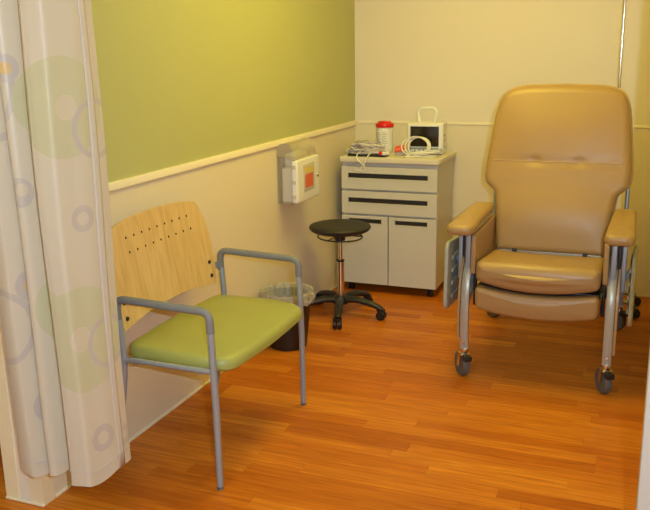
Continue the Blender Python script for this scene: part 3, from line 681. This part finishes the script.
for s in (-1, 1):
    # arm pad
    ao = rpoly([(-0.062,-0.555),(0.062,-0.555),(0.052,0.05),(-0.050,0.05)], [0.045,0.045,0.03,0.03], 7)
    ao = dense([(q.x,q.y) for q in ao], 0.03)
    am = part('arm_pad', G().pillow(ao, 0.706, 0.752, 0.020, 0, 0.006, rings=4, seg=5, place=lambda a,b,c:(s*0.338+a, b, c-0.006*(b < -0.4))), 'vinyl', rl)
    part('arm_plate', G().box((s*0.338-0.045,-0.52,0.696),(s*0.338+0.045,0.03,0.708),0.003), 'table_grey', am)
    # inner side panel
    po_ = rpoly([(-0.46,0.50),(0.06,0.50),(0.06,0.69),(-0.46,0.69)],0.02,4)
    part('side_panel', G().pillow([(q.x,q.y) for q in po_], s*0.288-0.011, s*0.288+0.011, 0.006, rings=1, seg=3, place=lambda a,b,c:(c,a,b)), 'vinyl', rl)
    # front leg: flat bar sweeping up and back
    lp = crom([(s*0.318,-0.460,0.135),(s*0.318,-0.468,0.25),(s*0.318,-0.468,0.36),(s*0.318,-0.452,0.455),(s*0.318,-0.405,0.535),(s*0.318,-0.33,0.590),(s*0.318,-0.22,0.622)],6)
    fl_ = part('front_leg', G().sweep(lp, [(-0.019,-0.009),(-0.015,-0.012),(0.015,-0.012),(0.019,-0.009),(0.019,0.009),(0.015,0.012),(-0.015,0.012),(-0.019,0.009)], (1,0,0)), 'taupe', rl)
    part('vinyl_strip', G().sweep([p+Vector((s*0.027,0.012,0)) for p in lp[3:]], [(-0.005,-0.022),(0.005,-0.022),(0.005,0.022),(-0.005,0.022)], (1,0,0)), 'vinyl', fl_, label='tan vinyl strip along the leg')
    part('bolt', G().lathe([(0.0,-0.006),(0.006,-0.006),(0.008,-0.003),(0.008,0)],12,(s*0.318,-0.4765,0.178),axis='y'), 'chrome', fl_)
    # arm posts
    part('arm_post', G().box((s*0.318-0.012,-0.43,0.50),(s*0.318+0.012,-0.40,0.697),0.004), 'silver', rl)
    part('arm_post', G().box((s*0.360-0.010,-0.40,0.46),(s*0.360+0.010,-0.37,0.697),0.004), 'silver', rl)
    part('post_cover', G().box((s*0.340-0.008,-0.395,0.48),(s*0.340+0.008,-0.375,0.697),0.003), 'black', rl)
    # side rail, rear leg
    part('side_rail', G().box((s*0.330-0.014,-0.30,0.43),(s*0.330+0.014,0.40,0.475),0.004), 'silver', rl)
    part('strut', G().sweep([(s*0.318,-0.440,0.36),(s*0.318,-0.20,0.45)], [(-0.010,-0.016),(0.010,-0.016),(0.010,0.016),(-0.010,0.016)], (1,0,0)), 'table_grey', rl)
    rlg = part('rear_leg', G().sweep([(s*0.335,0.30,0.45),(s*0.335,0.42,0.30),(s*0.335,0.455,0.125)], [(-0.016,-0.014),(0.016,-0.014),(0.016,0.014),(-0.016,0.014)], (1,0,0)), 'silver', rl)
    # casters
    for (yy, par, xx, tilt) in ((-0.462, fl_, s*0.318, 0.62 if s < 0 else 0.48), (0.455, rlg, s*0.335, 0.9)):
        R = 0.061
        rotm = Matrix.Rotation(tilt, 3, 'Z'); piv = Vector((xx,yy,0))
        def rt_(g): g.v = [tuple(piv + rotm @ (Vector(v)-piv)) for v in g.v]; return g
        cs = part('caster', rt_(G().lathe([(0.0,0.118),(0.019,0.118),(0.021,0.122),(0.021,0.142),(0.0,0.144)],18,(xx,yy,0))
             .sweep([(xx-0.020,yy+0.004,0.120),(xx-0.020,yy+0.016,0.05)],[(-0.003,-0.011),(0.003,-0.011),(0.003,0.011),(-0.003,0.011)],(1,0,0))
             .sweep([(xx+0.020,yy+0.004,0.120),(xx+0.020,yy+0.016,0.05)],[(-0.003,-0.011),(0.003,-0.011),(0.003,0.011),(-0.003,0.011)],(1,0,0))
             .box((xx-0.023,yy-0.02,0.108),(xx+0.023,yy+0.024,0.121),0.003)), 'chrome', rl)
        part('tyre', rt_(G().lathe([(0.040,-0.015),(0.055,-0.016),(R,-0.009),(R,0.009),(0.055,0.016),(0.040,0.015)],28,(xx,yy+0.018,R+0.0002),axis='x')), 'tyre', cs)
        part('wheel_disc', rt_(G().lathe([(0.0,-0.012),(0.012,-0.013),(0.041,-0.012),(0.041,0.012),(0.012,0.013),(0,0.012)],24,(xx,yy+0.018,R+0.0002),axis='x')), 'black', cs)
        part('brake_pedal', rt_(G().box((xx-0.017,yy-0.052,0.088),(xx+0.020,yy-0.012,0.114),0.005)), 'black', cs)
    # folded side table
    tb = rpoly([(-0.52,0.335),(-0.14,0.315),(-0.12,0.62),(-0.50,0.655)],[0.05,0.04,0.05,0.05],6)
    tt = part('side_table', G().pillow([(q.x,q.y) for q in tb], s*0.402-0.009, s*0.402+0.009, 0.006, rings=1, seg=3, place=lambda a,b,c:(c,a,b)), 'table_grey', rl, label='grey plastic side table folded down')
    for k in range(4): part('table_rib', G().box((s*0.402-s*0.014-0.004,-0.44,0.375+k*0.062),(s*0.402-s*0.014+0.004,-0.16,0.395+k*0.062),0.003), 'table_grey', tt)
    part('hinge_arm', G().tube([(s*0.39,-0.34,0.56),(s*0.362,-0.36,0.50)],0.008,8), 'silver', tt)
    part('knob', G().lathe([(0.0,-0.012),(0.009,-0.012),(0.011,-0.006),(0.011,0.006),(0.009,0.012),(0,0.012)],14,(s*0.362,-0.30,0.455),axis='x'), 'white_plastic', tt)
# mechanism under the seat
part('cross_tube', G().tube([(-0.32,-0.18,0.450),(0.32,-0.18,0.450)],0.014,12), 'black', rl)
part('cross_tube', G().tube([(-0.32,0.38,0.445),(0.32,0.38,0.445)],0.014,12), 'black', rl)
part('mechanism_plate', G().box((-0.27,-0.43,0.425),(0.27,0.0,0.449),0.004), 'black', rl)
for s in (-1,1):
    part('link_arm', G().box((s*0.285-0.006,-0.42,0.345),(s*0.285+0.006,-0.385,0.50),0.004), 'black', rl)
    part('link_arm', G().sweep([(s*0.278,-0.43,0.37),(s*0.278,-0.15,0.44)],[(-0.004,-0.012),(0.004,-0.012),(0.004,0.012),(-0.004,0.012)],(1,0,0)), 'black', rl)
    part('back_bracket', G().box((s*0.17-0.012,-0.02,0.50),(s*0.17+0.012,0.06,0.535),0.003), 'black', rl)
part('seat_back_bar', G().box((-0.25,-0.015,0.505),(0.25,0.022,0.525),0.003), 'taupe', rl)
part('push_bar', G().tube(fillet([(-0.335,0.30,0.46),(-0.335,0.36,0.85),(0.335,0.36,0.85),(0.335,0.30,0.46)],0.06,6),0.011,10), 'silver', rl)

# ------------------------------------------------------------------ infusion stand behind the recliner
iv = thing('infusion_stand', 'chrome infusion stand on black casters behind the recliner', 'stand', (1.668,-0.33,0))
part('upper_pole', G().lathe([(0.0,1.0),(0.0085,1.0),(0.0085,2.02),(0,2.02)],18), 'chrome', iv)
part('lower_pole', G().lathe([(0.0,0.09),(0.0125,0.09),(0.0125,1.04),(0.0,1.04)],18), 'chrome', iv)
part('height_clamp', G().lathe([(0.0,1.03),(0.019,1.03),(0.019,1.075),(0,1.075)],16), 'black', iv)
for a in (0.4, 0.4+PI/2, 0.4+PI, 0.4+1.5*PI): part('bag_hook', G().tube(crom([(0,0,2.0),(0.07*math.cos(a),0.07*math.sin(a),2.02),(0.10*math.cos(a),0.10*math.sin(a),2.03),(0.11*math.cos(a),0.11*math.sin(a),2.06)],5),0.004,8), 'chrome', iv)
part('hub', G().lathe([(0.0,0.075),(0.034,0.075),(0.036,0.10),(0.02,0.125),(0,0.126)],18), 'black', iv)
for k in range(5):
    a = math.radians(36+72*k); R = 0.21
    lg = part('base_leg', G().tube([(0.02,0,0.092),(0.12,0,0.086),(R,0,0.072)],[0.014,0.012,0.010],10), 'silver', iv, rot=(0,0,a))
    part('caster', G().tube([(R-0.004,0,0.05),(R-0.004,0,0.08)],0.007,8).box((R-0.02,-0.017,0.044),(R+0.014,0.017,0.056),0.004), 'black', lg)
    for s in (-1,1): part('caster_wheel', G().lathe([(0.0,-0.008),(0.022,-0.008),(0.027,-0.004),(0.027,0.005),(0.022,0.009),(0.0,0.009)],20,(R+0.004,s*0.012,0.0272),axis='y'), 'black', lg)
